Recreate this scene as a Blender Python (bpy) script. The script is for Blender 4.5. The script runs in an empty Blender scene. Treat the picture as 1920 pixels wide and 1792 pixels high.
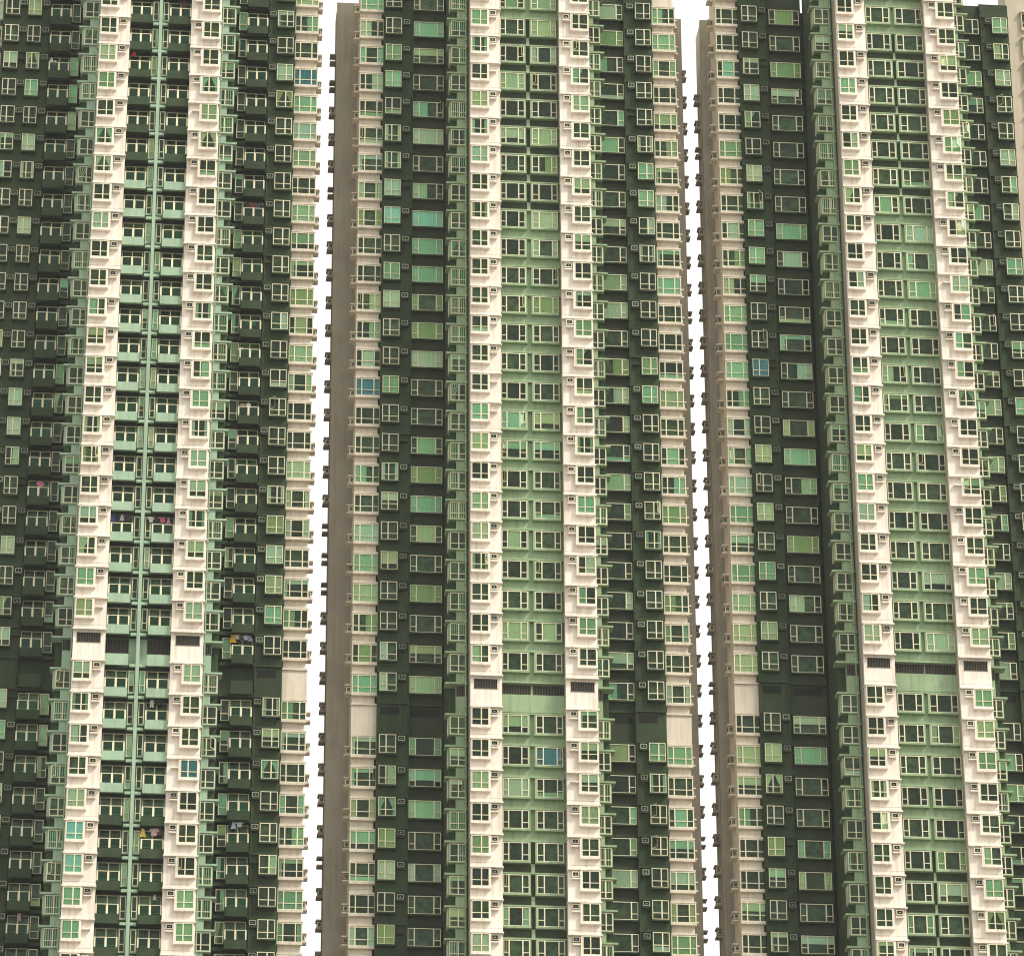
import bpy, math, random
from mathutils import Vector, Matrix
random.seed(7)
C = bpy.context.scene.collection
R = math.radians

# ------------------------------------------------------------------ camera model (pixel numbers refer to the 1920 x 1792 photograph)
TH = R(25.0); VPD = 16700.0
F = VPD * math.tan(TH)
RHO = -math.asin(77.0 / VPD)
CAM = Vector((0, 0, 1.7))
_R = Vector((1, 0, 0)); _U = Vector((0, -math.sin(TH), math.cos(TH))); FW = Vector((0, math.cos(TH), math.sin(TH)))
CR = _R * math.cos(RHO) + _U * math.sin(RHO)
CU = -_R * math.sin(RHO) + _U * math.cos(RHO)
def ray(px, py):
    return (FW * F + CR * (px - 960) - CU * (py - 896)).normalized()
def proj(p):
    d = p - CAM; z = d.dot(FW)
    return 960 + F * d.dot(CR) / z, 896 - F * d.dot(CU) / z
H0 = 2.8
AL = math.atan(0.1)
EX = Vector((math.cos(AL), math.sin(AL), 0)); EY = Vector((-math.sin(AL), math.cos(AL), 0))
Y0 = 4.972e6 * math.sin(TH) ** 2 * H0 / F
_d = ray(883, 15.6); ORG = CAM + _d * (Y0 / _d.y); ORG.z = 0
def hit(px, py, y):                      # photograph pixel -> facade coordinates on the plane at depth y
    d = ray(px, py); o = CAM - ORG
    t = (y - o.dot(EY)) / d.dot(EY)
    p = CAM + d * t
    return (p - ORG).dot(EX), p.z
def U(px, y, py=896): return hit(px, py, y)[0]
def world(u, y, z): return ORG + EX * u + EY * y + Vector((0, 0, z))

# ------------------------------------------------------------------ materials
def newmat(name):
    m = bpy.data.materials.new(name); m.use_nodes = True
    nt = m.node_tree; b = nt.nodes['Principled BSDF']
    return m, nt, b
def N(nt, t, **k):
    n = nt.nodes.new(t)
    for a, v in k.items(): setattr(n, a, v)
    return n
def paint(name, col, rough=.85, var=.12, streak=.25, dirt=(.30, .24, .17), scale=.35, each=0.):
    m, nt, b = newmat(name); L = nt.links.new
    g = N(nt, 'ShaderNodeNewGeometry')
    n1 = N(nt, 'ShaderNodeTexNoise'); n1.inputs['Scale'].default_value = scale; n1.inputs['Detail'].default_value = 8
    L(g.outputs['Position'], n1.inputs['Vector'])
    mp = N(nt, 'ShaderNodeMapping'); mp.inputs['Scale'].default_value = (3.2, 3.2, .22)
    L(g.outputs['Position'], mp.inputs['Vector'])
    n2 = N(nt, 'ShaderNodeTexNoise'); n2.inputs['Scale'].default_value = 1.0; n2.inputs['Detail'].default_value = 6
    L(mp.outputs[0], n2.inputs['Vector'])
    r1 = N(nt, 'ShaderNodeMapRange'); r1.inputs[1].default_value = .3; r1.inputs[2].default_value = .7
    r1.inputs[3].default_value = 1 - var; r1.inputs[4].default_value = 1 + var
    L(n1.outputs['Fac'], r1.inputs[0])
    vm = N(nt, 'ShaderNodeVectorMath', operation='SCALE'); vm.inputs[0].default_value = col
    if each:      # equipment has its own age and tone, room panels their own painted shade
        oi = N(nt, 'ShaderNodeObjectInfo'); r0 = N(nt, 'ShaderNodeMapRange'); r0.inputs[3].default_value = 1 - each; r0.inputs[4].default_value = 1 + each
        L(oi.outputs['Random'], r0.inputs[0]); mm = N(nt, 'ShaderNodeMath', operation='MULTIPLY')
        L(r0.outputs[0], mm.inputs[0]); L(r1.outputs[0], mm.inputs[1]); L(mm.outputs[0], vm.inputs['Scale'])
    else: L(r1.outputs[0], vm.inputs['Scale'])
    r2 = N(nt, 'ShaderNodeMapRange'); r2.inputs[1].default_value = .47; r2.inputs[2].default_value = .72
    r2.inputs[3].default_value = 0; r2.inputs[4].default_value = streak
    L(n2.outputs['Fac'], r2.inputs[0])
    mx = N(nt, 'ShaderNodeMix', data_type='RGBA'); L(r2.outputs[0], mx.inputs[0]); L(vm.outputs[0], mx.inputs[6])
    mx.inputs[7].default_value = (*dirt, 1)
    L(mx.outputs[2], b.inputs['Base Color'])
    b.inputs['Roughness'].default_value = rough; b.inputs['Specular IOR Level'].default_value = .2
    n3 = N(nt, 'ShaderNodeTexNoise'); n3.inputs['Scale'].default_value = 6; n3.inputs['Detail'].default_value = 5
    L(g.outputs['Position'], n3.inputs['Vector'])
    bp = N(nt, 'ShaderNodeBump'); bp.inputs['Strength'].default_value = .25; bp.inputs['Distance'].default_value = .03
    L(n3.outputs['Fac'], bp.inputs['Height']); L(bp.outputs[0], b.inputs['Normal'])
    return m
WHITE = paint('white_paint', (.81, .73, .635), streak=.5, var=.08, dirt=(.50, .37, .25))
LGREEN = paint('pale_green_paint', (.285, .385, .222), streak=.5, dirt=(.16, .20, .12), var=.14)
MINT = paint('mint_paint', (.33, .455, .32), streak=.45, dirt=(.20, .26, .16), var=.12)
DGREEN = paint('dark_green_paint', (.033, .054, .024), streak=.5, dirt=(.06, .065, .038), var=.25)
DPANEL = paint('olive_green_paint', (.038, .049, .026), streak=.4, dirt=(.03, .035, .02), var=.2)
TAUPE = paint('taupe_paint', (.345, .31, .245), streak=.5, dirt=(.24, .20, .14), var=.14)
CREAMW = paint('cream_wall_paint', (.66, .585, .47), streak=.45, dirt=(.42, .33, .22), var=.09)
FRAME = paint('cream_window_frame', (.75, .70, .47), rough=.5, var=.05, streak=.15, each=.1)
DFRAME = paint('sage_window_frame', (.16, .24, .15), rough=.5, var=.1, streak=.2)
ROOMSHADE = paint('painted_room_shade', (.075, .092, .055), var=.6, streak=0, scale=1.6, each=.75)  # the darkness of unlit rooms, put into the colour of a flat panel
METAL = paint('louvre_metal', (.10, .085, .06), rough=.6, var=.2)
DARKSHADE = paint('grille_and_shade_dark', (.012, .014, .010), var=.3, streak=0)  # near-black of grilles; elsewhere shade painted into openings and under balconies
ACBODY = paint('conditioner_casing', (.56, .52, .40), rough=.5, var=.15, streak=.4, each=.4)
ACDARK = paint('conditioner_casing_dull', (.22, .26, .17), rough=.5, var=.15, streak=.3, each=.45)
FLANK = paint('beige_flank_paint', (.52, .45, .35), streak=.3, dirt=(.36, .29, .2), var=.10)
GROUNDM = paint('concrete_ground', (.15, .15, .13), var=.1, scale=.05)

def curtain_mat(name, stops):
    m, nt, b = newmat(name); L = nt.links.new
    oi = N(nt, 'ShaderNodeObjectInfo'); at = N(nt, 'ShaderNodeAttribute', attribute_name='tone')
    ad = N(nt, 'ShaderNodeMath', operation='ADD'); L(oi.outputs['Random'], ad.inputs[0]); L(at.outputs['Fac'], ad.inputs[1])
    fr = N(nt, 'ShaderNodeMath', operation='FRACT'); L(ad.outputs[0], fr.inputs[0])
    cr = N(nt, 'ShaderNodeValToRGB'); cr.color_ramp.interpolation = 'CONSTANT'
    els = cr.color_ramp.elements
    els[0].position = 0; els[0].color = (*stops[0][1], 1)
    els[1].position = stops[1][0]; els[1].color = (*stops[1][1], 1)
    for p, c in stops[2:]:
        e = els.new(p); e.color = (*c, 1)
    L(fr.outputs[0], cr.inputs[0])
    L(cr.outputs[0], b.inputs['Base Color']); b.inputs['Roughness'].default_value = .9
    return m
CURT = curtain_mat('curtain_cloth', [(0, (.80, .84, .62)), (.16, (.55, .78, .60)), (.34, (.86, .86, .80)), (.5, (.45, .62, .42)),
                                     (.62, (.70, .70, .50)), (.72, (.62, .86, .70)), (.84, (.55, .60, .30)), (.92, (.88, .90, .80))])
def solid(name, col):
    m, nt, b = newmat(name); b.inputs['Base Color'].default_value = (*col, 1); b.inputs['Roughness'].default_value = .9; return m
BLUE = solid('blue_curtain_cloth', (.12, .34, .55)); AQUA = solid('aqua_curtain_cloth', (.55, .95, 1.0))
SPECIAL = [(572, 155, BLUE, 'blue curtain'), (690, 725, BLUE, 'blue curtain'), (352, 1440, BLUE, 'blue curtain'), (1030, 1413, BLUE, 'blue curtain'),
           (800, 412, AQUA, 'bright aqua curtain'), (742, 410, AQUA, 'bright aqua curtain'), (1428, 700, BLUE, 'blue curtain'), (150, 1640, AQUA, 'bright aqua curtain'), (150, 1575, AQUA, 'bright aqua curtain')]
def glass_mat(name, tint, refl=.0):
    m, nt, b = newmat(name); L = nt.links.new; nt.nodes.remove(b)
    out = nt.nodes['Material Output']
    oi = N(nt, 'ShaderNodeObjectInfo')
    tr = N(nt, 'ShaderNodeBsdfTransparent'); gl = N(nt, 'ShaderNodeBsdfGlossy'); gl.inputs['Roughness'].default_value = .04
    gl.inputs['Color'].default_value = (.55, .74, .58, 1)
    mxc = N(nt, 'ShaderNodeMix', data_type='RGBA'); L(oi.outputs['Random'], mxc.inputs[0])
    mxc.inputs[6].default_value = (*tint[0], 1); mxc.inputs[7].default_value = (*tint[1], 1)
    L(mxc.outputs[2], tr.inputs['Color'])
    fr = N(nt, 'ShaderNodeFresnel'); fr.inputs['IOR'].default_value = 1.42
    ad = N(nt, 'ShaderNodeMath', operation='ADD'); ad.inputs[1].default_value = refl; L(fr.outputs[0], ad.inputs[0])
    g = N(nt, 'ShaderNodeNewGeometry'); nz = N(nt, 'ShaderNodeTexNoise'); nz.inputs['Scale'].default_value = .8
    L(g.outputs['Position'], nz.inputs['Vector'])
    bp = N(nt, 'ShaderNodeBump'); bp.inputs['Strength'].default_value = .3; bp.inputs['Distance'].default_value = .05
    L(nz.outputs['Fac'], bp.inputs['Height']); L(bp.outputs[0], gl.inputs['Normal'])
    ms = N(nt, 'ShaderNodeMixShader'); L(ad.outputs[0], ms.inputs[0]); L(tr.outputs[0], ms.inputs[1]); L(gl.outputs[0], ms.inputs[2])
    L(ms.outputs[0], out.inputs['Surface'])
    return m
GLASS = glass_mat('green_glass', ((.82, .92, .72), (.72, .92, .80)), .0)
RGLASS = glass_mat('railing_glass', ((.14, .40, .25), (.22, .58, .44)), .0)

# ------------------------------------------------------------------ mesh builder
class MB:
    def __init__(s): s.v = []; s.f = []; s.m = []; s.mats = []; s.tone = []
    def mi(s, mat):
        if mat not in s.mats: s.mats.append(mat)
        return s.mats.index(mat)
    def box(s, x0, x1, y0, y1, z0, z1, mat, tone=0.):
        if x1 < x0: x0, x1 = x1, x0
        b = len(s.v); k = s.mi(mat)
        s.v += [(x0, y0, z0), (x1, y0, z0), (x1, y1, z0), (x0, y1, z0), (x0, y0, z1), (x1, y0, z1), (x1, y1, z1), (x0, y1, z1)]
        for q in ((0, 3, 2, 1), (4, 5, 6, 7), (0, 1, 5, 4), (1, 2, 6, 5), (2, 3, 7, 6), (3, 0, 4, 7)):
            s.f.append(tuple(b + i for i in q)); s.m.append(k); s.tone.append(tone)
    def quad(s, pts, mat, tone=0.):
        b = len(s.v); s.v += pts; s.f.append(tuple(range(b, b + len(pts)))); s.m.append(s.mi(mat)); s.tone.append(tone)
    def prism(s, poly, y0, y1, mat, tone=0.):       # poly in x,z, extruded along y
        b = len(s.v); n = len(poly); k = s.mi(mat)
        s.v += [(x, y0, z) for x, z in poly] + [(x, y1, z) for x, z in poly]
        s.f.append(tuple(b + i for i in range(n))); s.f.append(tuple(b + n + i for i in reversed(range(n))))
        s.m += [k, k]; s.tone += [tone, tone]
        for i in range(n):
            j = (i + 1) % n
            s.f.append((b + i, b + n + i, b + n + j, b + j)); s.m.append(k); s.tone.append(tone)
    def add(s, o, dx, dy, dz, tone=None):
        b = len(s.v); s.v += [(x + dx, y + dy, z + dz) for x, y, z in o.v]
        mp = [s.mi(m) for m in o.mats]
        s.f += [tuple(b + i for i in q) for q in o.f]; s.m += [mp[i] for i in o.m]
        s.tone += [tone if tone is not None else t for t in o.tone]
    def mesh(s, name):
        me = bpy.data.meshes.new(name); me.from_pydata(s.v, [], s.f)
        for m in s.mats: me.materials.append(m)
        me.polygons.foreach_set('material_index', s.m)
        a = me.attributes.new('tone', 'FLOAT', 'FACE'); a.data.foreach_set('value', s.tone)
        me.update(); return me

def link(name, me, parent, loc=(0, 0, 0), label=None, kind=None):
    o = bpy.data.objects.new(name, me); C.objects.link(o); o.parent = parent; o.location = loc
    if label: o['label'] = label
    if kind: o['kind'] = kind
    return o

# ------------------------------------------------------------------ windows
# a window is drawn round x = 0; z runs down from 0 (top) to -h; the wall face is y = 0 and the box stands out to y = -d
_wc = {}
def win_protos(kind, w, h, d, lights, trans, sur, fr=FRAME, chk=(.10, .10), sill=.2, open_k=None, t=.055, proud=.06):
    """returns (frame MB, pane MB, [curtain MBs])"""
    key = (kind, round(w, 3), open_k)
    if key in _wc: return _wc[key]
    f = MB(); x0, x1 = -w / 2, w / 2
    # dark panel painted as the unlit room behind, then cheeks, sill, head
    f.quad([(x0 + .03, -.012, -h), (x1 - .03, -.012, -h), (x1 - .03, -.012, 0), (x0 + .03, -.012, 0)], ROOMSHADE)
    cl, cr_ = chk
    f.box(x0, x0 + cl, -d, -.004, -h, -.05, sur); f.box(x1 - cr_, x1, -d, -.004, -h, -.05, sur)
    f.box(x0 - .02, x1 + .02, -d - proud, -.004, -h - sill, -h, sur)
    f.box(x0, x1, -d, -.004, -.05, -.002, sur)
    gx0, gx1 = x0 + cl, x1 - cr_; gw = gx1 - gx0; gt = -.05
    yf0, yf1 = -d - .02, -d + .05
    if fr is not None:
        f.box(gx0, gx0 + t, yf0, yf1, -h, gt, fr); f.box(gx1 - t, gx1, yf0, yf1, -h, gt, fr)
        f.box(gx0 + t, gx1 - t, yf0, yf1, gt - t, gt, fr); f.box(gx0 + t, gx1 - t, yf0, yf1, -h, -h + t, fr)
    xs = [gx0]; a = gx0
    for fr_ in lights: a += fr_ * gw; xs.append(a)
    for x in xs[1:-1]: f.box(x - t * .85, x + t * .85, yf0 - .01, yf1, -h + t, gt - t, fr)
    zt = -h + (h - .05) * .34
    p = MB()
    for i in range(len(lights)):
        a, b = xs[i] + t, xs[i + 1] - t
        if trans[i]: f.box(a - .001, b + .001, yf0 + .004, yf1, zt - t * .55, zt + t * .55, fr)
        if open_k == i:     # this light stands open: sash swung outwards
            L = b - a; an = R(55)
            hx = b if i else a; sg = -1 if i else 1
            def P(q, zz, off=0): return (hx + sg * q * math.cos(an), yf0 - q * math.sin(an) - off, zz)
            for (q0, q1, z0, z1) in ((0, .06, zt, gt - t), (L - .06, L, zt, gt - t), (.06, L - .06, zt, zt + .06), (.06, L - .06, gt - t - .06, gt - t)):
                for off in (0, .03):
                    f.quad([P(q0, z0, off), P(q1, z0, off), P(q1, z1, off), P(q0, z1, off)], fr)
            p.quad([P(.06, zt + .06, .015), P(L - .06, zt + .06, .015), P(L - .06, gt - t - .06, .015), P(.06, gt - t - .06, .015)], GLASS)
            p.quad([(a, -d + .015, -h + t), (b, -d + .015, -h + t), (b, -d + .015, zt), (a, -d + .015, zt)], GLASS)
        else:
            p.quad([(a, -d + .015, -h + t), (b, -d + .015, -h + t), (b, -d + .015, gt - t), (a, -d + .015, gt - t)], GLASS)
    cs = []
    yc = -d + .13
    def cloth(m, xa, xb, za, zb, taper=0.):
        n = max(3, int((xb - xa) / .09)); prev = None
        for i in range(n + 1):
            u = i / n; x = xa + (xb - xa) * u; y = yc + (.025 if i % 2 else -.025)
            an = xa if taper > 0 else xb; xl = an + (x - an) * (1 - abs(taper))
            cur = (x, xl, y)
            if prev:
                zm = za + (zb - za) * .42
                if taper:
                    m.quad([(prev[1], prev[2], za), (cur[1], cur[2], za), (cur[1], cur[2], zm), (prev[1], prev[2], zm)], CURT)
                    m.quad([(prev[1], prev[2], zm), (cur[1], cur[2], zm), (cur[0], cur[2], zb), (prev[0], prev[2], zb)], CURT)
                else: m.quad([(prev[1], prev[2], za), (cur[1], cur[2], za), (cur[0], cur[2], zb), (prev[0], prev[2], zb)], CURT)
            prev = cur
    full = MB(); cloth(full, gx0, gx1, -h, gt); cs.append(full)
    a = MB(); cloth(a, gx0, gx0 + gw * .48, -h, gt); cs.append(a)
    a = MB(); cloth(a, gx0 + gw * .52, gx1, -h, gt); cs.append(a)
    a = MB(); cloth(a, gx0, gx0 + gw * .22, -h, gt); cloth(a, gx1 - gw * .2, gx1, -h, gt); cs.append(a)
    a = MB(); a.box(gx0, gx1, yc - .01, yc + .01, -h * .45, gt, CURT); cs.append(a)
    a = MB(); a.box(gx0, gx1, yc - .01, yc + .01, -h * .25, gt, CURT); cloth(a, gx0, gx0 + gw * .15, -h, gt); cs.append(a)
    a = MB(); a.box(gx0 + .02, gx1 - .02, yc - .01, yc + .03, -h, -h * .72, CURT); cs.append(a)
    a = MB(); cloth(a, gx0, gx0 + gw * .45, -h, gt, .65); cloth(a, gx0 + gw * .55, gx1, -h, gt, -.65); cs.append(a)
    a = MB(); cloth(a, gx0, gx0 + gw * .7, -h, gt, .5); cs.append(a)
    a = MB(); cloth(a, gx0, gx1, -h * .62, gt); cs.append(a)
    if len(lights) == 3:
        a = MB(); cloth(a, xs[1], xs[2], -h, gt); cs.append(a)
        a = MB(); cloth(a, xs[0], xs[1], -h, gt); cloth(a, xs[2], xs[3], -h, gt); cs.append(a)
    r = dict(f=f, p=p, c=cs, fm=None, pm=None, cm=[None] * len(cs), key=kind)
    _wc[key] = r
    return r
def me_of(r, k, i=None):
    if i is None:
        s = {'f': 'fm', 'p': 'pm'}[k]
        if r[s] is None: r[s] = r[k].mesh(r['key'] + ('_frame' if k == 'f' else '_pane'))
        return r[s]
    if r['cm'][i] is None: r['cm'][i] = r['c'][i].mesh('curtain')
    return r['cm'][i]

class Tower:
    def __init__(s, name, label, cat, group, u0, z0, lo, hi):
        s.root = bpy.data.objects.new(name, None); C.objects.link(s.root)
        s.u0 = u0; s.root.location = world(u0, 0, 0); s.root.rotation_euler = (0, 0, AL)
        s.root['label'] = label; s.root['category'] = cat; s.root['group'] = group
        s.root.empty_display_size = 5
        s.lg = MINT if 'balcon' in label else LGREEN; s.z0 = z0; s.walls = {}; s.items = {}; s.bot = 60.0
    def z(s, k): return s.z0 - k * H0
    def wall(s, key):
        if key not in s.walls: s.walls[key] = MB()
        return s.walls[key]
    def x(s, px, y, py=896): return U(px, y, py) - s.u0
    def rows(s, px, y, top=None):
        r = []
        for k in range(-4, 42):
            _, ya = proj(world(U(px, y), y, s.z(k))); _, yb = proj(world(U(px, y), y, s.z(k + 1)))
            if yb > -6 and ya < 1800 and (top is None or s.z(k) <= top): r.append(k)
        return r
    def put(s, kind, dist, fn): s.items.setdefault(kind, []).append((dist, fn))

def finish(T):
    for key, mb in T.walls.items():
        nm, lab = key if isinstance(key, tuple) else (key, None)
        link(nm, mb.mesh(nm), T.root, label=lab)
    for kind, lst in T.items.items():
        lst.sort(key=lambda a: a[0])           # lowest first: these show largest
        rest = MB()
        for i, (dd, it) in enumerate(lst):
            solo = i < 100
            x, y, z = it['loc']
            if solo:
                o = link(kind, it['mesh'](), T.root, (x, y, z))
                for (nm, mef, mb) in it['sub']: link(nm, mef(), o)
            else:
                tn = random.random()
                rest.add(it['mb'], x, y, z)
                for (nm, mef, mb) in it['sub']: rest.add(mb, x, y, z, tn)
        if rest.v:
            link(kind, rest.mesh(kind + '_mass'), T.root, kind='stuff')

def window(T, kind, x, y, z, w, h, d, lights, trans, sur, pc=.62, mirror=False, popen=.05, **kw):
    if mirror: lights = lights[::-1]; trans = trans[::-1]
    ok = None
    if random.random() < popen:
        c = [i for i in range(len(lights)) if trans[i] and (i == 0 or i == len(lights) - 1)]
        if c: ok = random.choice(c)
    r = win_protos(kind + ('_m' if mirror else ''), w, h, d, lights, trans, sur, open_k=ok, **kw)
    sub = [('pane', (lambda: me_of(r, 'p')), r['p'])]
    px, py = proj(world(T.u0 + x, y - d, z - h / 2))
    sp = [q for q in SPECIAL if abs(q[0] - px) < 22 and abs(q[1] - py) < 24]
    if sp:
        sp = sp[0]; SPECIAL.remove(sp)
        src = r['c'][0]; b = MB(); b.v = list(src.v); b.f = list(src.f); b.m = list(src.m); b.tone = list(src.tone); b.mats = [sp[2]]
        sub.append(('curtain', (lambda: b.mesh('curtain')), b))
    elif random.random() < pc:
        n = len(r['c'])
        i = random.choices(range(n), [3.6, .9, .9, 1.1, .8, .7, .5, 0.5 if n < 11 and len(lights) > 1 else 0, .4 if n < 11 else 0, .6] + ([1.0, 1.1] if n > 10 else []))[0]
        sub.append(('curtain', (lambda: me_of(r, 'c', i)), r['c'][i]))
    T.put(kind, z, dict(loc=(x, y, z), mesh=(lambda: me_of(r, 'f')), mb=r['f'], sub=sub))

# air conditioners: casing round a dark grille
def ac_pair(mat):
    b = MB(); w, h, d = .58, .44, .34; t = .07
    b.box(-w / 2, -w / 2 + t, -d, 0, -h, 0, mat); b.box(w / 2 - t, w / 2, -d, 0, -h, 0, mat)
    b.box(-w / 2 + t, w / 2 - t, -d, 0, -h, -h + t, mat); b.box(-w / 2 + t, w / 2 - t, -d, 0, -t, 0, mat)
    g = MB(); g.box(-w / 2 + t, w / 2 - t, -d + .05, -.05, -h + t, -t, DARKSHADE)
    g.box(-.07, .07, -d + .035, -d + .05, -h / 2 - .04, -h / 2 + .04, ACDARK)
    return b, g
def ac_side():
    b = MB()   # window unit on a flank wall, seen side-on: casing under a concrete hood, on a bracket shelf
    b.box(-.44, 0, -.30, .30, -.62, -.16, ACBODY)
    g = MB(); g.box(-.455, -.44, -.24, .24, -.57, -.21, DARKSHADE)
    g.box(-.34, -.08, -.315, -.30, -.55, -.24, METAL)
    return b, g
AC = {}
def ac(T, x, y, z, which='white'):
    if which not in AC:
        if which in ('L', 'R'):
            b, g = ac_side()
            if which == 'R':
                for q in (b, g): q.v = [(-a, c, e) for a, c, e in q.v]; q.f = [tuple(reversed(i)) for i in q.f]
        else: b, g = ac_pair(ACBODY if which == 'white' else ACDARK)
        AC[which] = (b, g, b.mesh('air_conditioner'), g.mesh('grille'))
    b, g, bm, gm = AC[which]
    if random.random() < .07: return        # an empty bracket here and there
    y -= random.choice((0, 0, .04, -.05)); z -= random.uniform(-.02, .03)
    T.put('air_conditioner', z, dict(loc=(x, y, z), mesh=lambda: bm, mb=b, sub=[('grille', lambda: gm, g)]))

def louvre(w, h, n=None):
    m = MB(); m.quad([(-w / 2, -.005, -h), (w / 2, -.005, -h), (w / 2, -.005, 0), (-w / 2, -.005, 0)], DARKSHADE)  # backing sheet carries the painted darkness behind the slats
    n = n or int(w / .13)
    for i in range(n + 1):
        x = -w / 2 + i * w / n; m.box(x - .018, x + .018, -.04, -.008, -h, 0, METAL)
    m.box(-w / 2 - .05, w / 2 + .05, -.05, -.004, 0, .05, METAL); m.box(-w / 2 - .05, w / 2 + .05, -.05, -.004, -h - .05, -h, METAL)
    return m
def vent(T, x, y, z, w, h):
    m = louvre(w, h); T.put('vent_grille', z, dict(loc=(x, y, z), mesh=lambda: m.mesh('vent_grille'), mb=m, sub=[]))

BOT = 60.0
def top_of(T, k): return T.z(k)

# ------------------------------------------------------------------ strips
def white_bay(T, a, b, win, acx, mirror, refuge, top, back=3.0, side=TAUPE):
    y = .35; x0, x1 = T.x(a, y), T.x(b, y)
    if x1 < x0: x0, x1 = x1, x0
    W = T.wall(('wall', 'white rendered front of the projecting bay')); S = T.wall(('wall', 'taupe return wall beside the white bay'))
    W.box(x0, x1, y, y + .3, BOT, top, WHITE)
    S.box(x0 + .01, x1 - .01, y + .3, y + .3 + back, BOT, top - .05, side)
    wx0, wx1 = T.x(win[0], 0.05), T.x(win[1], .05); w = wx1 - wx0; wc = (wx0 + wx1) / 2
    for k in T.rows((a + b) / 2, 0):
        z = T.z(k)
        W.box(x0 - .06, x1 + .06, -.03, y - .002, z, z + .13, WHITE)
        W.box(x0 - .05, x0 - .002, y - .002, y + .3, z, z + .13, WHITE); W.box(x1 + .002, x1 + .05, y - .002, y + .3, z, z + .13, WHITE)
        if k % 2: S.box(x0 + .03, x1 - .03, y - .004, y + .1, z + .50, z + .525, side)
        if k == refuge:
            ww = (x1 - x0) * .72; vent(T, (x0 + x1) / 2 + (-.05 if not mirror else .05), y, z - .22, ww, .78); continue
        window(T, 'bay_window', wc, y, z - .002, w, 1.62, .32, [.56, .44], [1, 1], WHITE, pc=.54, mirror=mirror,
               chk=((.04, .14) if not mirror else (.16, .05)), sill=.2)
        ax = T.x(acx, 0)
        ac(T, ax, y, z - .12, 'white')
        if mirror: W.box(ax - .33, wx0 - .025, -.02, y - .002, z - .80, z - .69, WHITE)
        else: W.box(ax - .33, ax + .33, 0, y - .002, z - .80, z - .69, WHITE)

def green_bay(T, a, b, win, side, refuge, top, y=2.3, deep=5.5):
    """side = -1: open corner on the left, +1: on the right"""
    x0, x1 = T.x(a, y), T.x(b, y)
    W = T.wall(('wall', 'pale green wall of the recessed bay')); D = W
    nw = .62
    n0, n1 = (x0 + nw, x1) if side < 0 else (x0, x1 - nw)
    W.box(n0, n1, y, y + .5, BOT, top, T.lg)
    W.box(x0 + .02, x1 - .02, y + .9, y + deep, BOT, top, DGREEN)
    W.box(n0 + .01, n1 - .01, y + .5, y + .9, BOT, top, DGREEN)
    w0, w1 = T.x(win[0], y - .2), T.x(win[1], y - .2)
    for k in T.rows((a + b) / 2, y - .2, top - 1.2):
        z = T.z(k)
        W.box(x0 - (.32 if side < 0 else .0), x1 + (.32 if side > 0 else .0), y - .25, y - .002, z, z + .16, T.lg)
        if side < 0: W.box(x0 - .32, n0 - .002, y - .002, y + .9, z, z + .16, T.lg)
        else: W.box(n1 + .002, x1 + .32, y - .002, y + .9, z, z + .16, T.lg)
        if k == refuge:
            vent(T, (n0 + n1) / 2, y, z - .12, (n1 - n0) * .92, .85); continue
        # window storey box reaching over the niche
        if side < 0: W.box(x0, n0 - .002, y - .0, y + .88, z - 1.72, z - .03, T.lg)
        else: W.box(n1 + .002, x1, y - .0, y + .88, z - 1.72, z - .03, T.lg)
        if side < 0:      # the window turns the corner: side light on the flank
            xs = x0 - .004; yy0, yy1 = y + .02, y + .86
            W.box(xs - .02, xs, yy0, yy1, z - 1.60, z - .06, ROOMSHADE)  # panel with the room's shade in its colour
            for q in (yy0, yy1 - .05, (yy0 + yy1) / 2): W.box(xs - .05, xs - .022, q, q + .05, z - 1.62, z - .05, FRAME)
            W.box(xs - .045, xs - .022, yy0, yy1, z - 1.62, z - 1.57, FRAME)
        nn = (x0 + .05, n0 - .05) if side < 0 else (n1 + .05, x1 - .05)
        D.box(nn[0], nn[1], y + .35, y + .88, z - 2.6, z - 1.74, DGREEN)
        window(T, 'casement_window', (w0 + w1) / 2, y, z - .03, w1 - w0, 1.62, .14, [.55, .45], [1, 1], T.lg, pc=.62,
               mirror=side > 0, chk=(.04, .04), sill=.07, proud=.02)

def dark_a(T, a, b, win, acx, refuge, top, y=7.1, mirror=False, extra_ac=None, kind='oriel_window'):
    x0, x1 = T.x(a, y), T.x(b, y)
    W = T.wall(('wall', 'dark green wall of the side wing'))
    W.box(x0, x1, y, y + 4, BOT, top, DGREEN)
    w0, w1 = T.x(win[0], y - .35), T.x(win[1], y - .35)
    for k in T.rows((a + b) / 2, y - .2, top - 1.2):
        z = T.z(k)
        W.box(x0 + .002, x1 - .002, y - .2, y - .002, z, z + .16, DGREEN)
        if k == refuge:
            W.box(x0 + .3, x0 + 1.9, y - .004, y + .1, z - .95, z - .25, DARKSHADE); continue  # deep opening drawn as a flat panel of painted shade
        window(T, kind, (w0 + w1) / 2, y, z - .01, w1 - w0, 1.72, .38, [.42, .58], [1, 1], DGREEN, pc=.54, mirror=mirror,
               chk=(.07, .07), sill=.14, fr=FRAME)
        for c in ([acx] + (extra_ac or [])):
            ax = T.x(c, y - .2); ac(T, ax, y, z - .14, 'dull')
            W.box(ax - .33, ax + .33, y - .32, y - .002, z - .74, z - .64, DGREEN)

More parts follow.
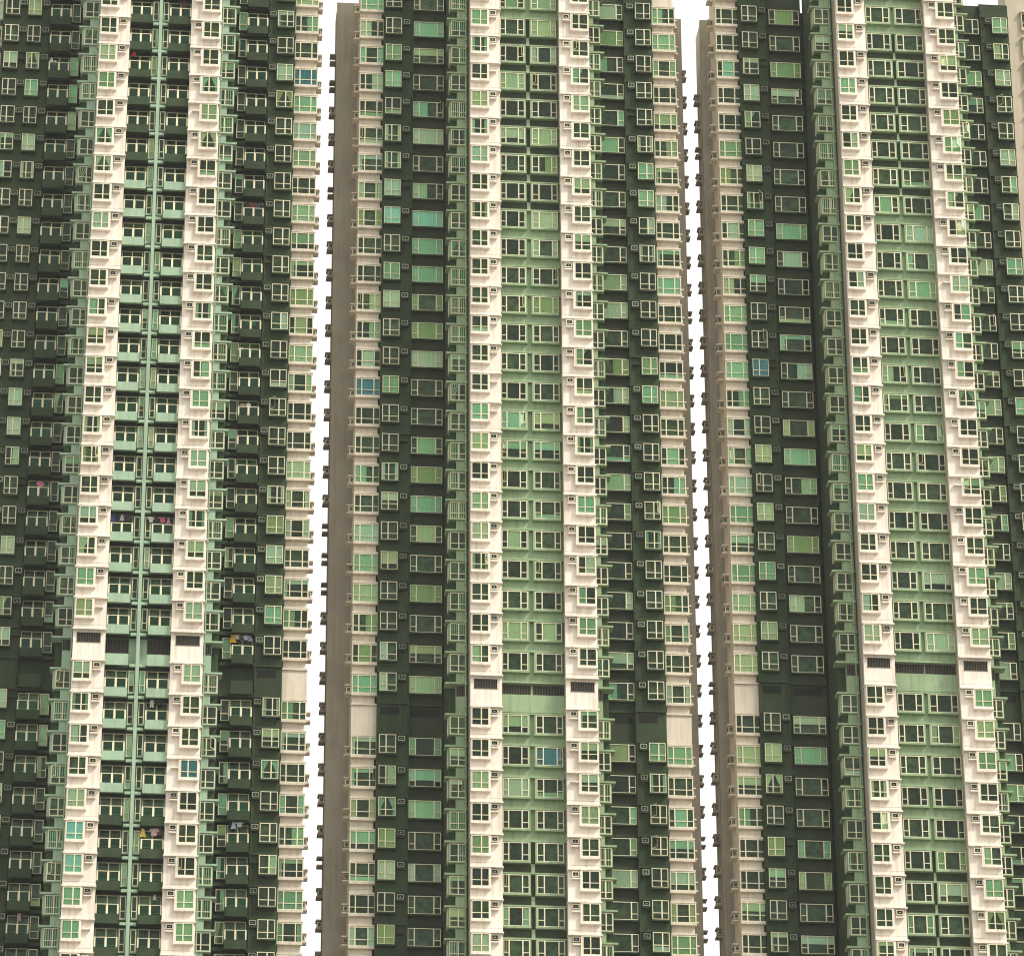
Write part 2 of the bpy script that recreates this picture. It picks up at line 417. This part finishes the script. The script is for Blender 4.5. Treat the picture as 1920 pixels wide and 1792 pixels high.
def dark_b(T, a, b, win, refuge, top, y=7.45, mirror=False):
    x0, x1 = T.x(a, y), T.x(b, y)
    W = T.wall(('wall', 'dark green wall of the side wing'))
    W.box(x0, x1, y, y + 4, BOT, top, DPANEL)
    w0, w1 = (T.x(win[0], y - .3), T.x(win[1], y - .3))
    for k in T.rows((a + b) / 2, y - .2, top - 1.2):
        z = T.z(k)
        W.box(min(x0, w0), max(x1, w1) , y - .2, y - .002, z, z + .12, DGREEN)
        if k == refuge:
            W.box(w0 + .2, w1 - .2, y - .004, y + .1, z - .95, z - .25, DARKSHADE); continue  # shaded opening painted near-black on the wall face
        window(T, 'picture_window', (w0 + w1) / 2, y, z - .10, w1 - w0, 1.62, .36, [.2, .59, .21], [1, 0, 1], DGREEN, pc=.55, mirror=mirror,
               chk=(.05, .05), sill=.13)

def white_end(T, a, b, refuge, top, y=7.75, side=-1, deep=3.6, acs=True):
    x0, x1 = T.x(a, y), T.x(b, y)
    W = T.wall(('wall', 'cream wall of the wing end'))
    c0, c1 = (x0 + .05, x1 - .22) if side < 0 else (x0 + .1, x1 - .12)
    W.box(c0, c1, y, y + deep, BOT, top, CREAMW)
    for k in T.rows((a + b) / 2, y - .3, top - 1.7):
        z = T.z(k)
        W.box(x0 - .03, x1 + .03, y - .34, y - .002, z, z + .15, CREAMW)
        W.box(x0 - .03, c0 - .002, y - .002, y + .5, z, z + .15, CREAMW); W.box(c1 + .002, x1 + .03, y - .002, y + .5, z, z + .15, CREAMW)
        if k == refuge: W.box(x0, x1, y - .2, y - .002, z - 2.65, z - .002, CREAMW); continue
        if k % 2: W.box(c0 + .02, c1 - .02, y - .004, y + .1, z + .50, z + .525, TAUPE)
        window(T, 'wide_bay_window', (x0 + x1) / 2, y, z - .01, x1 - x0, 1.70, .30, [.24, .50, .26], [1, 1, 1], CREAMW, pc=.7,
               chk=(.035, .035), sill=.22, popen=.03)
        if acs:
            sx = c0 if side < 0 else c1
            ac(T, sx, y + 1.6, z - .35, 'L' if side < 0 else 'R')
            q = (sx - .55, sx - .002) if side < 0 else (sx + .002, sx + .55)
            W.box(q[0], q[1], y + 1.15, y + 2.05, z - .47, z - .35, CREAMW)
            W.box(q[0], q[1], y + 1.15, y + 2.05, z - 1.22, z - 1.08, CREAMW)

def rear(T, a, b, top, y=12.2, side=-1, acs=True, mat=None, lab='plain taupe flank wall'):
    x0, x1 = T.x(a, y), T.x(b, y)
    W = T.wall(('wall', lab)); S = T.wall(('wall', 'cream rear return wall'))
    W.box(x0, x1, y, y + .4, BOT, top, mat or TAUPE)
    S.box(x0 + .02, x1 - .02, y + .4, y + 3, BOT, top - .3, CREAMW)
    for k in range(-1, 40, 11):
        S.box(x0 + .01, x1 - .4, y - .003, y + .02, T.z(k) - .02, T.z(k) + .02, TAUPE)
    if acs:
        sx = x0 + .02 if side < 0 else x1 - .02
        for k in T.rows(a, y):
            z = T.z(k)
            if z > top - 4.5: continue
            ac(T, sx, y + 1.4, z - .35, 'L' if side < 0 else 'R')
            q = (sx - .55, sx - .002) if side < 0 else (sx + .002, sx + .55)
            S.box(q[0], q[1], y + .95, y + 1.85, z - .47, z - .35, TAUPE)
            S.box(q[0], q[1], y + .95, y + 1.85, z - 1.22, z - 1.08, TAUPE)

def spandrel(T, q0, q1, y, z):
    m = MB(); m.box(q0, q1, -.015, -.002, -2.67, -1.85, DPANEL)
    T.put('spandrel', z, dict(loc=(0, y, z), mesh=lambda: m.mesh('spandrel'), mb=m, sub=[]))

def centre(T, a, b, w1, w2, post, refuge, top, dark_rows, y=1.75):
    x0, x1 = T.x(a, y), T.x(b, y)
    W = T.wall(('wall', 'pale green wall between the white bays'))
    W.box(x0, x1, y, y + 2, BOT, top, LGREEN)
    p0, p1 = T.x(post[0], y), T.x(post[1], y)
    for k in T.rows((a + b) / 2, y - .2, top - 1.2):
        z = T.z(k)
        W.box(x0 + .002, x1 - .002, y - .36, y - .002, z, z + .13, LGREEN)
        if k == refuge:
            for (q0, q1) in ((x0 + .05, p0 + .1), (p1 - .1, x1 - .05)): vent(T, (q0 + q1) / 2, y, z - .1, q1 - q0, .82)
            W.box(x0 + .002, x1 - .002, y - .3, y - .002, z - 2.6, z - 1.02, LGREEN)
            continue
        darkrow = k in dark_rows
        # spandrel above the next ledge
        if darkrow:
            for (q0, q1) in ((x0 + .01, p0 + .05), (p1 - .05, x1 - .01)): spandrel(T, q0, q1, y, z)
            W.box(T.x(w1[1], y - .1) + .03, T.x(w2[0], y - .1) - .03, y - .012, y - .001, z - 1.84, z - .02, DPANEL)
            W.box(p0 + .06, p1 - .06, y - .12, y - .002, z - 2.67, z - 1.85, LGREEN)
        for i, (q, mi) in enumerate(((w1, False), (w2, True))):
            q0, q1 = T.x(q[0], y - .3), T.x(q[1], y - .3)
            window(T, 'twin_window', (q0 + q1) / 2, y, z - .01, q1 - q0, 1.66, .33, [.22, .52, .26], [1, 0, 1], LGREEN, pc=.30,
                   mirror=mi, chk=((.03, .13) if not mi else (.14, .03)), sill=.17, popen=.14)

def pipe(T, px, y, top, mat=DGREEN):
    m = MB(); r = .06; n = 8
    for i in range(n):
        a0, a1 = 2 * math.pi * i / n, 2 * math.pi * (i + 1) / n
        m.quad([(r * math.cos(a0), r * math.sin(a0), 0), (r * math.cos(a1), r * math.sin(a1), 0), (r * math.cos(a1), r * math.sin(a1), top - BOT), (r * math.cos(a0), r * math.sin(a0), top - BOT)], mat)
    for k in range(-8, 50):
        zz = T.z(k) + .7 - BOT
        if 0 < zz < top - BOT: m.box(-.09, .09, -.09, .12, zz, zz + .07, mat)
    o = link('drain_pipe', m.mesh('drain_pipe'), T.root, (T.x(px, y), y, BOT))

def shade(T, a, b, y, top, mat=DGREEN):
    x0, x1 = T.x(a, y), T.x(b, y)
    T.wall(('wall', 'dark green wall of the side wing')).box(x0, x1, y, y + 3, BOT, top, mat)

def balcony_protos(w, h_par, mat, d=1.1):
    m = MB()   # parapet with its floor slab; z = 0 is the slab underside
    m.box(-w / 2, w / 2, 0, .10, 0, h_par, mat); m.box(-w / 2, -w / 2 + .1, .10, d, 0, h_par, mat); m.box(w / 2 - .1, w / 2, .10, d, 0, h_par, mat)
    m.box(-w / 2 + .1, w / 2 - .1, .10, d, 0.001, .16, mat)
    m.box(-w / 2 + .01, w / 2 - .01, .3, d - .3, -.06, 0, DARKSHADE)  # near-black panel paints the shade on the slab underside
    r = MB(); t = .16; hr = .78
    for x, tt in ((-w / 2 + .07, .12), (0, .17), (w / 2 - .07, .12)): r.box(x - tt / 2, x + tt / 2, .0, .09, h_par, h_par + hr, FRAME)
    r.box(-w / 2, w / 2, -.01, .10, h_par + hr, h_par + hr + .05, FRAME)
    g = MB(); g.box(-w / 2 + .13, -.085, .035, .055, h_par + .02, h_par + hr, RGLASS); g.box(.085, w / 2 - .13, .035, .055, h_par + .02, h_par + hr, RGLASS)
    return m, r, g
_bc = {}
def balcony(T, x, y, z, w, mat, tag):
    key = (round(w, 2), tag)
    if key not in _bc:
        m, r, g = balcony_protos(w, .80, mat); _bc[key] = (m, r, g, m.mesh('balcony'), r.mesh('railing'), g.mesh('railing_glass'))
    m, r, g, a, b, c = _bc[key]
    T.put('balcony', z, dict(loc=(x, y, z), mesh=lambda: a, mb=m, sub=[('railing', lambda: b, r), ('railing_glass', lambda: c, g)]))

exec_later = []
#=====SCENE=====
GRP = 'green and white apartment towers in a row'
_, zT2 = hit(883, 15.6, -.03); _, zT1 = hit(187, 30.2, -.03); _, zT3 = hit(1572, 43.5, -.03)
ROOFW = hit(1850, 7, 6.9)[1]          # roof line of the wings
HIGH = ROOFW + 22

# --- middle tower
T2 = Tower('apartment_tower', 'middle apartment tower, pale green and white, between the two bright gaps of sky', 'tower', GRP, U(990, 0), zT2, -1, 33)
def kr(n): return n
white_bay(T2, 882, 940, (883.5, 919), 926, False, 23, HIGH)
white_bay(T2, 1057, 1116, (1079, 1115), 1071, True, 23, HIGH)
centre(T2, 939, 1058, (940, 990.5), (999, 1051), (990, 999), 23, HIGH, set(range(0, 7)) | set(range(28, 40)))
green_bay(T2, 842, 876, (844, 874), -1, 23, HIGH)
green_bay(T2, 1112, 1138, (1114, 1137.5), 1, 23, HIGH)
dark_a(T2, 711, 770.5, (714, 748), 756.5, 23, ROOFW)
dark_b(T2, 770.5, 832, (769, 830), 23, ROOFW)
shade(T2, 831, 860, 9.2, ROOFW - .2)
dark_b(T2, 1119, 1183, (1121, 1183), 23, ROOFW, mirror=True)
dark_a(T2, 1183, 1240, (1206, 1238.5), 1197, 23, ROOFW, mirror=True)
shade(T2, 1105, 1130, 9.2, ROOFW - .2)
white_end(T2, 664, 711.5, 23, ROOFW + .5)
white_end(T2, 1239, 1285, 23, ROOFW + .5, side=1)
rear(T2, 618, 668, ROOFW, side=-1)
rear(T2, 1276, 1298, ROOFW, side=1)
core = T2.wall(('wall', 'plain rear block of the tower'))
core.box(T2.x(668, 13), T2.x(1276, 13), 11.8, 24, BOT, ROOFW - 3, TAUPE)
core.box(T2.x(860, 8), T2.x(1105, 8), 3.9, 12, BOT, HIGH, LGREEN)
pipe(T2, 768.5, 6.98, ROOFW - .5); pipe(T2, 837, 9.05, ROOFW - .5); pipe(T2, 1185, 6.98, ROOFW - .5); pipe(T2, 660, 12.05, ROOFW - .5, TAUPE); pipe(T2, 873, 2.1, HIGH, LGREEN)
finish(T2)

# --- right tower
T3 = Tower('apartment_tower', 'right apartment tower, pale green and white, its dark wing cut off by the right edge', 'tower', GRP, U(1720, 0), zT3, -1, 33)
white_bay(T3, 1604.6, 1661.5, (1606.5, 1640), 1650, False, 22, HIGH)
white_bay(T3, 1779, 1838, (1802, 1838), 1795, True, 22, HIGH)
centre(T3, 1661, 1780, (1662.5, 1712), (1719, 1774), (1712, 1719), 22, HIGH, set(range(0, 6)) | set(range(28, 40)))
green_bay(T3, 1559, 1594, (1561, 1592), -1, 22, HIGH)
green_bay(T3, 1832, 1857, (1833, 1856.5), 1, 22, HIGH)
dark_a(T3, 1411, 1467, (1416.5, 1449.5), 1458, 22, ROOFW)
dark_b(T3, 1467, 1534, (1470.5, 1531.5), 22, ROOFW)
shade(T3, 1533, 1580, 9.2, ROOFW - .6)
dark_b(T3, 1822, 1888, (1824, 1886), 22, ROOFW, mirror=True)
dark_a(T3, 1888, 1944, (1911, 1943), 1905, 22, ROOFW, mirror=True)
shade(T3, 1826, 1850, 9.2, ROOFW - .2)
white_end(T3, 1365, 1411, 22, ROOFW + 4)
rear(T3, 1335, 1366, ROOFW, side=-1)
core = T3.wall(('wall', 'plain rear block of the tower'))
core.box(T3.x(1366, 13), T3.x(1925, 13), 11.8, 24, BOT, ROOFW - 3, TAUPE)
core.box(T3.x(1580, 8), T3.x(1815, 8), 3.9, 12, BOT, HIGH, LGREEN)
pipe(T3, 1464.5, 6.98, ROOFW - .5); pipe(T3, 1540, 9.05, ROOFW - .5); pipe(T3, 1890, 6.98, ROOFW - .5); pipe(T3, 1590, 2.1, HIGH, LGREEN)
finish(T3)

# --- left tower (balconies)
T1 = Tower('apartment_tower', 'left apartment tower with columns of balconies on both sides of a thin pale green pillar', 'tower', GRP, U(270, 0), zT1, -1, 33)
RF = 22 - 1
RF = 21
white_bay(T1, 150, 210, (151.5, 187), 196, False, RF, HIGH)
white_bay(T1, 330.5, 390.5, (352, 388), 345, True, RF, HIGH)
green_bay(T1, 117, 152, (120, 150), -1, RF, HIGH)
green_bay(T1, 384, 419.5, (387, 419), 1, RF, HIGH)
HI1 = HIGH
W = T1.wall(('wall', 'pale green wall behind the balconies'))
D1 = T1.wall(('wall', 'dark green wall of the side wing'))
col = T1.wall(('pillar', 'thin pale green pillar with a cross beam at every floor'))
yb = 1.8
xa, xb = T1.x(208, yb), T1.x(333, yb)
W.box(xa, xb, yb, yb + 2, BOT, HI1, MINT)
c0, c1 = T1.x(267, .95), T1.x(273.6, .95)
col.box(c0, c1, .95, 1.3, BOT, HI1, MINT)
col.box(c0 + .04, c1 - .04, 1.3, yb, BOT, HI1, MINT)
BAL = [(210.7, 253), (287.7, 330)]
for k in T1.rows(270, .7):
    z = T1.z(k)
    lite = 5 < k < 27
    # cross beam
    b0, b1 = T1.x(255.5, .98), T1.x(285, .98)
    col.box(b0, b1, .99, 1.28, z - .02, z + .22, MINT)
    W.box(xa + .01, xb - .01, 1.28, yb - .002, z, z + .2, DGREEN)
    for j, (p, q) in enumerate(BAL):
        x0, x1 = T1.x(p, .7), T1.x(q, .7)
        if k == RF:
            W.box(x0, x1, .72, .85, z - H0, z - H0 + 1.0, MINT)
            vent(T1, (x0 + x1) / 2, yb, z - .1, x1 - x0, 1.2)
        if k - 1 != RF: balcony(T1, (x0 + x1) / 2, .68, z + .0, x1 - x0, MINT if lite else DGREEN, 'l' if lite else 'd')
        if k == RF: continue
        window(T1, 'balcony_door', (x0 + x1) / 2, yb, z - .05, (x1 - x0) * .98, 2.2, .08, [.5, .5], [1, 1], DGREEN, pc=.4, chk=(.03, .03), sill=.05, popen=0)
    for j, (p, q) in enumerate(((254.5, 266), (275, 286))):
        x0, x1 = T1.x(p, 1.3), T1.x(q, 1.3)
        if k == RF: continue
        window(T1, 'side_window', (x0 + x1) / 2, yb, z - .22, x1 - x0, 1.95, .45, [1], [1], MINT, pc=.45, chk=(.03, .03), sill=.12, popen=0)

def bal_wing(T, bal, glass, side, top):
    y = 7.5; bx0, bx1 = T.x(bal[0], 6.35), T.x(bal[1], 6.35); gx0, gx1 = T.x(glass[0], 6.95), T.x(glass[1], 6.95)
    lo, hi = min(bx0, gx0), max(bx1, gx1)
    D1.box(lo - .25, hi + .25, y, y + 4, BOT, top, DGREEN)
    for k in T.rows(bal[0], 6.4):
        z = T.z(k)
        D1.box(lo - .2, hi + .2, 6.9, y - .002, z + .0, z + .3, DGREEN)
        if k == RF:
            D1.box(bx0, bx1, 6.5, 6.7, z - H0 + .1, z - H0 + 1.3, DGREEN)
        if k - 1 != RF: balcony(T, (bx0 + bx1) / 2, 6.35, z + .02, bx1 - bx0, DGREEN, 'd')
        if k == RF: continue
        window(T, 'balcony_door', (bx0 + bx1) / 2, y, z - .03, (bx1 - bx0) * .98, 2.2, .08, [.5, .5], [1, 1], DGREEN, pc=.4, chk=(.03, .03), sill=.05, popen=0)
        window(T, 'side_window', (gx0 + gx1) / 2, y, z - .22, gx1 - gx0, 1.95, .5, [1], [1], DGREEN, pc=.5, chk=(.03, .03), sill=.1, popen=0)
bal_wing(T1, (442.5, 483), (425, 442), 1, HIGH)
bal_wing(T1, (52.5, 93.5), (94.5, 112), -1, HIGH)
dark_a(T1, 484, 536.5, (500.5, 534.8), 493, RF, HIGH, mirror=True)
dark_a(T1, -42, 52, (6.5, 35), 43.5, RF, HIGH, mirror=False, extra_ac=[-1])
# the outermost window column of the left wing
y_ = 7.1
for k in T1.rows(0, 6.9):
    if k != RF:
        w0, w1 = T1.x(-38, y_ - .35), T1.x(-8, y_ - .35)
        window(T1, 'oriel_window', (w0 + w1) / 2, y_, T1.z(k) - .01, w1 - w0, 1.72, .38, [.42, .58], [1, 1], DGREEN, pc=.6, chk=(.07, .07), sill=.14)
shade(T1, 111, 135, 9.0, HIGH); shade(T1, 405, 428, 9.0, HIGH)
white_end(T1, 535.5, 582, RF, HIGH, side=1)
white_end(T1, -90, -42, RF, HIGH)
core = T1.wall(('wall', 'plain rear block of the tower'))
core.box(T1.x(-60, 13), T1.x(572, 13), 11.4, 24, BOT, HIGH, TAUPE)
core.box(T1.x(135, 8), T1.x(400, 8), 3.9, 12, BOT, HIGH, MINT)
pipe(T1, 486, 6.98, HIGH); pipe(T1, 147.5, 2.1, HIGH, MINT); pipe(T1, 393, 2.1, HIGH, MINT); pipe(T1, 49.5, 6.98, HIGH)
finish(T1)

# --- a further tower beyond the right edge
T4 = Tower('apartment_tower', 'farther cream tower whose flank rises behind the top right corner', 'tower', GRP, U(1960, 18), zT3 + 1.2, -1, 33)
y4 = 17
W4 = T4.wall(('wall', 'cream flank wall'))
x0, x1 = T4.x(1941, y4, 896), T4.x(2120, y4)
W4.box(x0, x1, y4, y4 + 3, BOT, HIGH, FLANK)
for k in T4.rows(1930, y4):
    z = T4.z(k)
    w0 = T4.x(1969, y4); w1 = w0 + 2.2
    W4.box(w0 - .1, w1 + .1, y4 - .5, y4 - .002, z, z + .15, CREAMW)
    window(T4, 'wide_bay_window', (w0 + w1) / 2, y4, z - .01, w1 - w0, 1.70, .30, [.24, .50, .26], [1, 1, 1], CREAMW, pc=.7, chk=(.035, .035), sill=.22)
finish(T4)

# ------------------------------------------------------------------ laundry on the balconies
def garment(px, py, depth, col, kind, label, size=1.0):
    u, z = hit(px, py, depth)
    m, nt, b = newmat('cloth_' + kind)
    b.inputs['Base Color'].default_value = (col[0] * .7, col[1] * .7, col[2] * .65, 1); b.inputs['Roughness'].default_value = .95
    mb = MB(); s = size
    if kind == 'shirt':
        poly = [(-.20, -.62), (.20, -.62), (.19, -.22), (.30, -.34), (.38, -.26), (.20, 0), (.06, .02), (0, -.04), (-.06, .02), (-.20, 0), (-.38, -.26), (-.30, -.34), (-.19, -.22)]
    elif kind == 'trousers':
        poly = [(-.17, 0), (.17, 0), (.20, -.85), (.05, -.85), (0, -.30), (-.05, -.85), (-.20, -.85)]
    elif kind == 'towel':
        poly = [(-.28, 0), (.28, 0), (.27, -.62), (-.27, -.6)]
    else:
        poly = [(-.10, 0), (.10, 0), (.26, -.7), (.02, -.66), (-.24, -.72)]
    mb.prism([(a * s, c * s) for a, c in poly], -.03, .03, m)
    o = bpy.data.objects.new({'shirt': 'shirt', 'trousers': 'trousers', 'towel': 'towel', 'dress': 'dress'}[kind], mb.mesh(kind))
    C.objects.link(o); rod = MB(); rod.box(-.5, .5, -.012, .012, 0, .025, METAL)
    link('drying_rod', rod.mesh('drying_rod'), T1.root, (u - T1.u0, depth + .0, z + .035 * s))
    o.location = world(u, depth, z); o.rotation_euler = (0, 0, AL + random.uniform(-.3, .3))
    o['label'] = label; o['category'] = 'laundry'; o['group'] = 'washing drying on the balconies'
LA = [
 (251, 98, 1.2, (.75, .03, .05), 'towel', 'narrow red cloth drying on a dark green balcony near the top of the left tower', .5),
 (97, 110, 6.8, (.8, .8, .8), 'dress', 'small white garment on a dark balcony near the top left corner', .6),
 (104, 114, 6.8, (.75, .78, .8), 'dress', 'second small white garment, right of the other near the top left corner', .5),
 (345, 5, 1.2, (.12, .05, .05), 'shirt', 'dark red shirt drying on the topmost visible balcony right of the pillar', .8),
 (76, 903, 6.8, (.8, .25, .42), 'shirt', 'pink shirt drying on a dark balcony at the left edge of the photo', .8),
 (212, 966, 1.2, (.06, .10, .3), 'shirt', 'navy shirt drying on a pale green balcony left of the pillar', .7),
 (220, 964, 1.2, (.03, .03, .04), 'trousers', 'black trousers drying beside the navy shirt', .7),
 (229, 965, 1.2, (.55, .55, .6), 'dress', 'grey garment drying beside the black trousers left of the pillar', .6),
 (240, 966, 1.2, (.05, .04, .04), 'shirt', 'black shirt drying close to the pillar on its left', .7),
 (283, 969, 1.2, (.7, .68, .66), 'shirt', 'white shirt drying on a pale green balcony right of the pillar', .6),
 (294, 969, 1.2, (.04, .04, .06), 'trousers', 'black trousers drying right of the pillar next to the white shirt', .6),
 (305, 970, 1.2, (.6, .12, .22), 'towel', 'crimson towel drying right of the pillar', .6),
 (316, 972, 1.2, (.65, .3, .45), 'dress', 'mauve garment drying at the right end of a pale green balcony', .6),
 (437, 1188, 6.8, (.85, .5, .03), 'dress', 'bright orange-yellow garment drying on a dark green balcony', .9),
 (445, 1188, 6.8, (.8, .76, .68), 'shirt', 'cream shirt drying beside the orange-yellow garment', .6),
 (454, 1190, 6.8, (.10, .08, .10), 'trousers', 'dark trousers drying between a cream shirt and a pale blue shirt', .6),
 (461, 1190, 6.8, (.6, .65, .8), 'shirt', 'pale blue shirt drying right of dark trousers on a dark balcony', .6),
 (469, 1191, 6.8, (.35, .3, .5), 'dress', 'purple grey garment at the far right of the orange-yellow garment', .6),
 (465, 380, 6.8, (.05, .03, .03), 'trousers', 'black trousers drying high on the dark wing beside the left sky gap', .7),
 (475, 381, 6.8, (.25, .05, .06), 'shirt', 'maroon shirt drying beside black trousers high on the dark wing', .7),
 (484, 382, 6.8, (.05, .05, .06), 'shirt', 'black shirt drying at the right end of a balcony high on the dark wing', .6),
 (455, 600, 6.8, (.1, .1, .12), 'trousers', 'charcoal trousers drying two thirds up the dark balcony column', .7),
 (466, 602, 6.8, (.5, .4, .45), 'shirt', 'dusty pink shirt drying beside charcoal trousers', .6),
 (476, 603, 6.8, (.7, .7, .7), 'towel', 'pale grey towel drying beside the dusty pink shirt', .5),
 (452, 652, 6.8, (.75, .72, .65), 'shirt', 'off-white shirt drying one floor below the dusty pink shirt', .6),
 (470, 655, 6.8, (.6, .25, .25), 'towel', 'faded red towel drying right of the off-white shirt', .5),
 (438, 1540, 6.8, (.55, .7, .9), 'dress', 'light blue garment drying near the bottom of the dark balcony column', .7),
 (449, 1538, 6.8, (.75, .8, .9), 'shirt', 'white and blue shirt drying right of the light blue garment', .7),
 (268, 1553, 1.2, (.85, .62, .12), 'dress', 'yellow cloth hanging at the right of the pillar near the bottom of the left tower', .8),
 (289, 1551, 1.2, (.85, .55, .62), 'shirt', 'pink and white shirt drying right of the pillar, near the bottom of the left tower', .9),
 (298, 1553, 1.2, (.2, .1, .12), 'towel', 'dark towel drying under the pink and white shirt', .7),
 (290, 1677, 1.2, (.7, .8, .8), 'dress', 'thin white garment drying in the lowest dark balconies right of the pillar', .5),
 (36, 1712, 6.8, (.6, .45, .55), 'trousers', 'greyish pink trousers hanging near the bottom left corner', .6),
 (455, 757, 6.8, (.4, .3, .2), 'shirt', 'brown shirt drying halfway up the dark balcony column', .6),
 (466, 757, 6.8, (.7, .6, .6), 'towel', 'pale pink towel beside the brown shirt', .5),
 (285, 1312, 1.2, (.7, .7, .68), 'trousers', 'white trousers drying on the second balcony row below the louvred floor', .6),
 (296, 1312, 1.2, (.06, .05, .05), 'shirt', 'black shirt right of white trousers below the louvred floor', .6),
]
for a in LA: garment(*a[:6], a[6] * 1.3)

# ------------------------------------------------------------------ ground, light, sky, camera
g = MB(); g.quad([(-900, -500, 0), (900, -500, 0), (900, 1100, 0), (-900, 1100, 0)], GROUNDM)
go = bpy.data.objects.new('ground', g.mesh('ground')); C.objects.link(go); go['kind'] = 'structure'; go['label'] = 'grey ground far below the towers'

hb = MB(); hb.box(-950, 950, -550, 1150, -1, 330, GROUNDM); hm = hb.mesh('haze'); hm.materials.clear()
hz = bpy.data.materials.new('thin_haze'); hz.use_nodes = True; hn = hz.node_tree; hn.nodes.remove(hn.nodes['Principled BSDF'])
pv = hn.nodes.new('ShaderNodeVolumePrincipled'); pv.inputs['Color'].default_value = (.93, .96, .90, 1); pv.inputs['Density'].default_value = .00009
hn.links.new(pv.outputs[0], hn.nodes['Material Output'].inputs['Volume']); hm.materials.append(hz)
ho = bpy.data.objects.new('haze', hm); C.objects.link(ho); ho['kind'] = 'stuff'; ho['label'] = 'thin pale haze in the air between the camera and the towers'

SUN_EL, SUN_AZ = R(46), R(56)           # azimuth to the right of the direction back towards the camera
sd = Vector((math.sin(SUN_AZ) * math.cos(SUN_EL), -math.cos(SUN_AZ) * math.cos(SUN_EL), math.sin(SUN_EL)))
sl = bpy.data.lights.new('sun', 'SUN'); sl.energy = 2.3; sl.angle = R(9); sl.color = (1, .94, .85)
so = bpy.data.objects.new('sun', sl); C.objects.link(so); so.rotation_euler = (-sd).to_track_quat('-Z', 'Y').to_euler()

w = bpy.data.worlds.new('World'); bpy.context.scene.world = w; w.use_nodes = True
nt = w.node_tree; bg = nt.nodes['Background']
sk = nt.nodes.new('ShaderNodeTexSky'); sk.sky_type = 'NISHITA'; sk.sun_disc = False
sk.sun_elevation = SUN_EL; sk.sun_rotation = math.atan2(sd.x, sd.y)
sk.air_density = 1.0; sk.dust_density = 6.0; sk.ozone_density = 1.0
hs = nt.nodes.new('ShaderNodeHueSaturation'); hs.inputs['Saturation'].default_value = .12
nt.links.new(sk.outputs[0], hs.inputs['Color'])
mx = nt.nodes.new('ShaderNodeMix'); mx.data_type = 'RGBA'; mx.inputs[0].default_value = .7
mx.inputs[7].default_value = (14, 13.8, 13.1, 1)      # an even veil of bright cloud over the sky
nt.links.new(hs.outputs[0], mx.inputs[6]); nt.links.new(mx.outputs[2], bg.inputs['Color'])
bg.inputs['Strength'].default_value = .09

bpy.context.scene.cycles.pixel_filter_type = 'BLACKMAN_HARRIS'; bpy.context.scene.cycles.filter_width = 1.1
cd = bpy.data.cameras.new('camera'); cd.sensor_width = 36; cd.lens = F / 1920 * 36; cd.clip_end = 5000; cd.clip_start = 1
co = bpy.data.objects.new('camera', cd); C.objects.link(co)
M = Matrix((( CR.x, CU.x, -FW.x, CAM.x), (CR.y, CU.y, -FW.y, CAM.y), (CR.z, CU.z, -FW.z, CAM.z), (0, 0, 0, 1)))
co.matrix_world = M
sc = bpy.context.scene; sc.camera = co
vs = sc.view_settings; vs.view_transform = 'Standard'; vs.look = 'None'; vs.gamma = 1; vs.exposure = .38
sc.cycles.max_bounces = 6; sc.cycles.transparent_max_bounces = 8
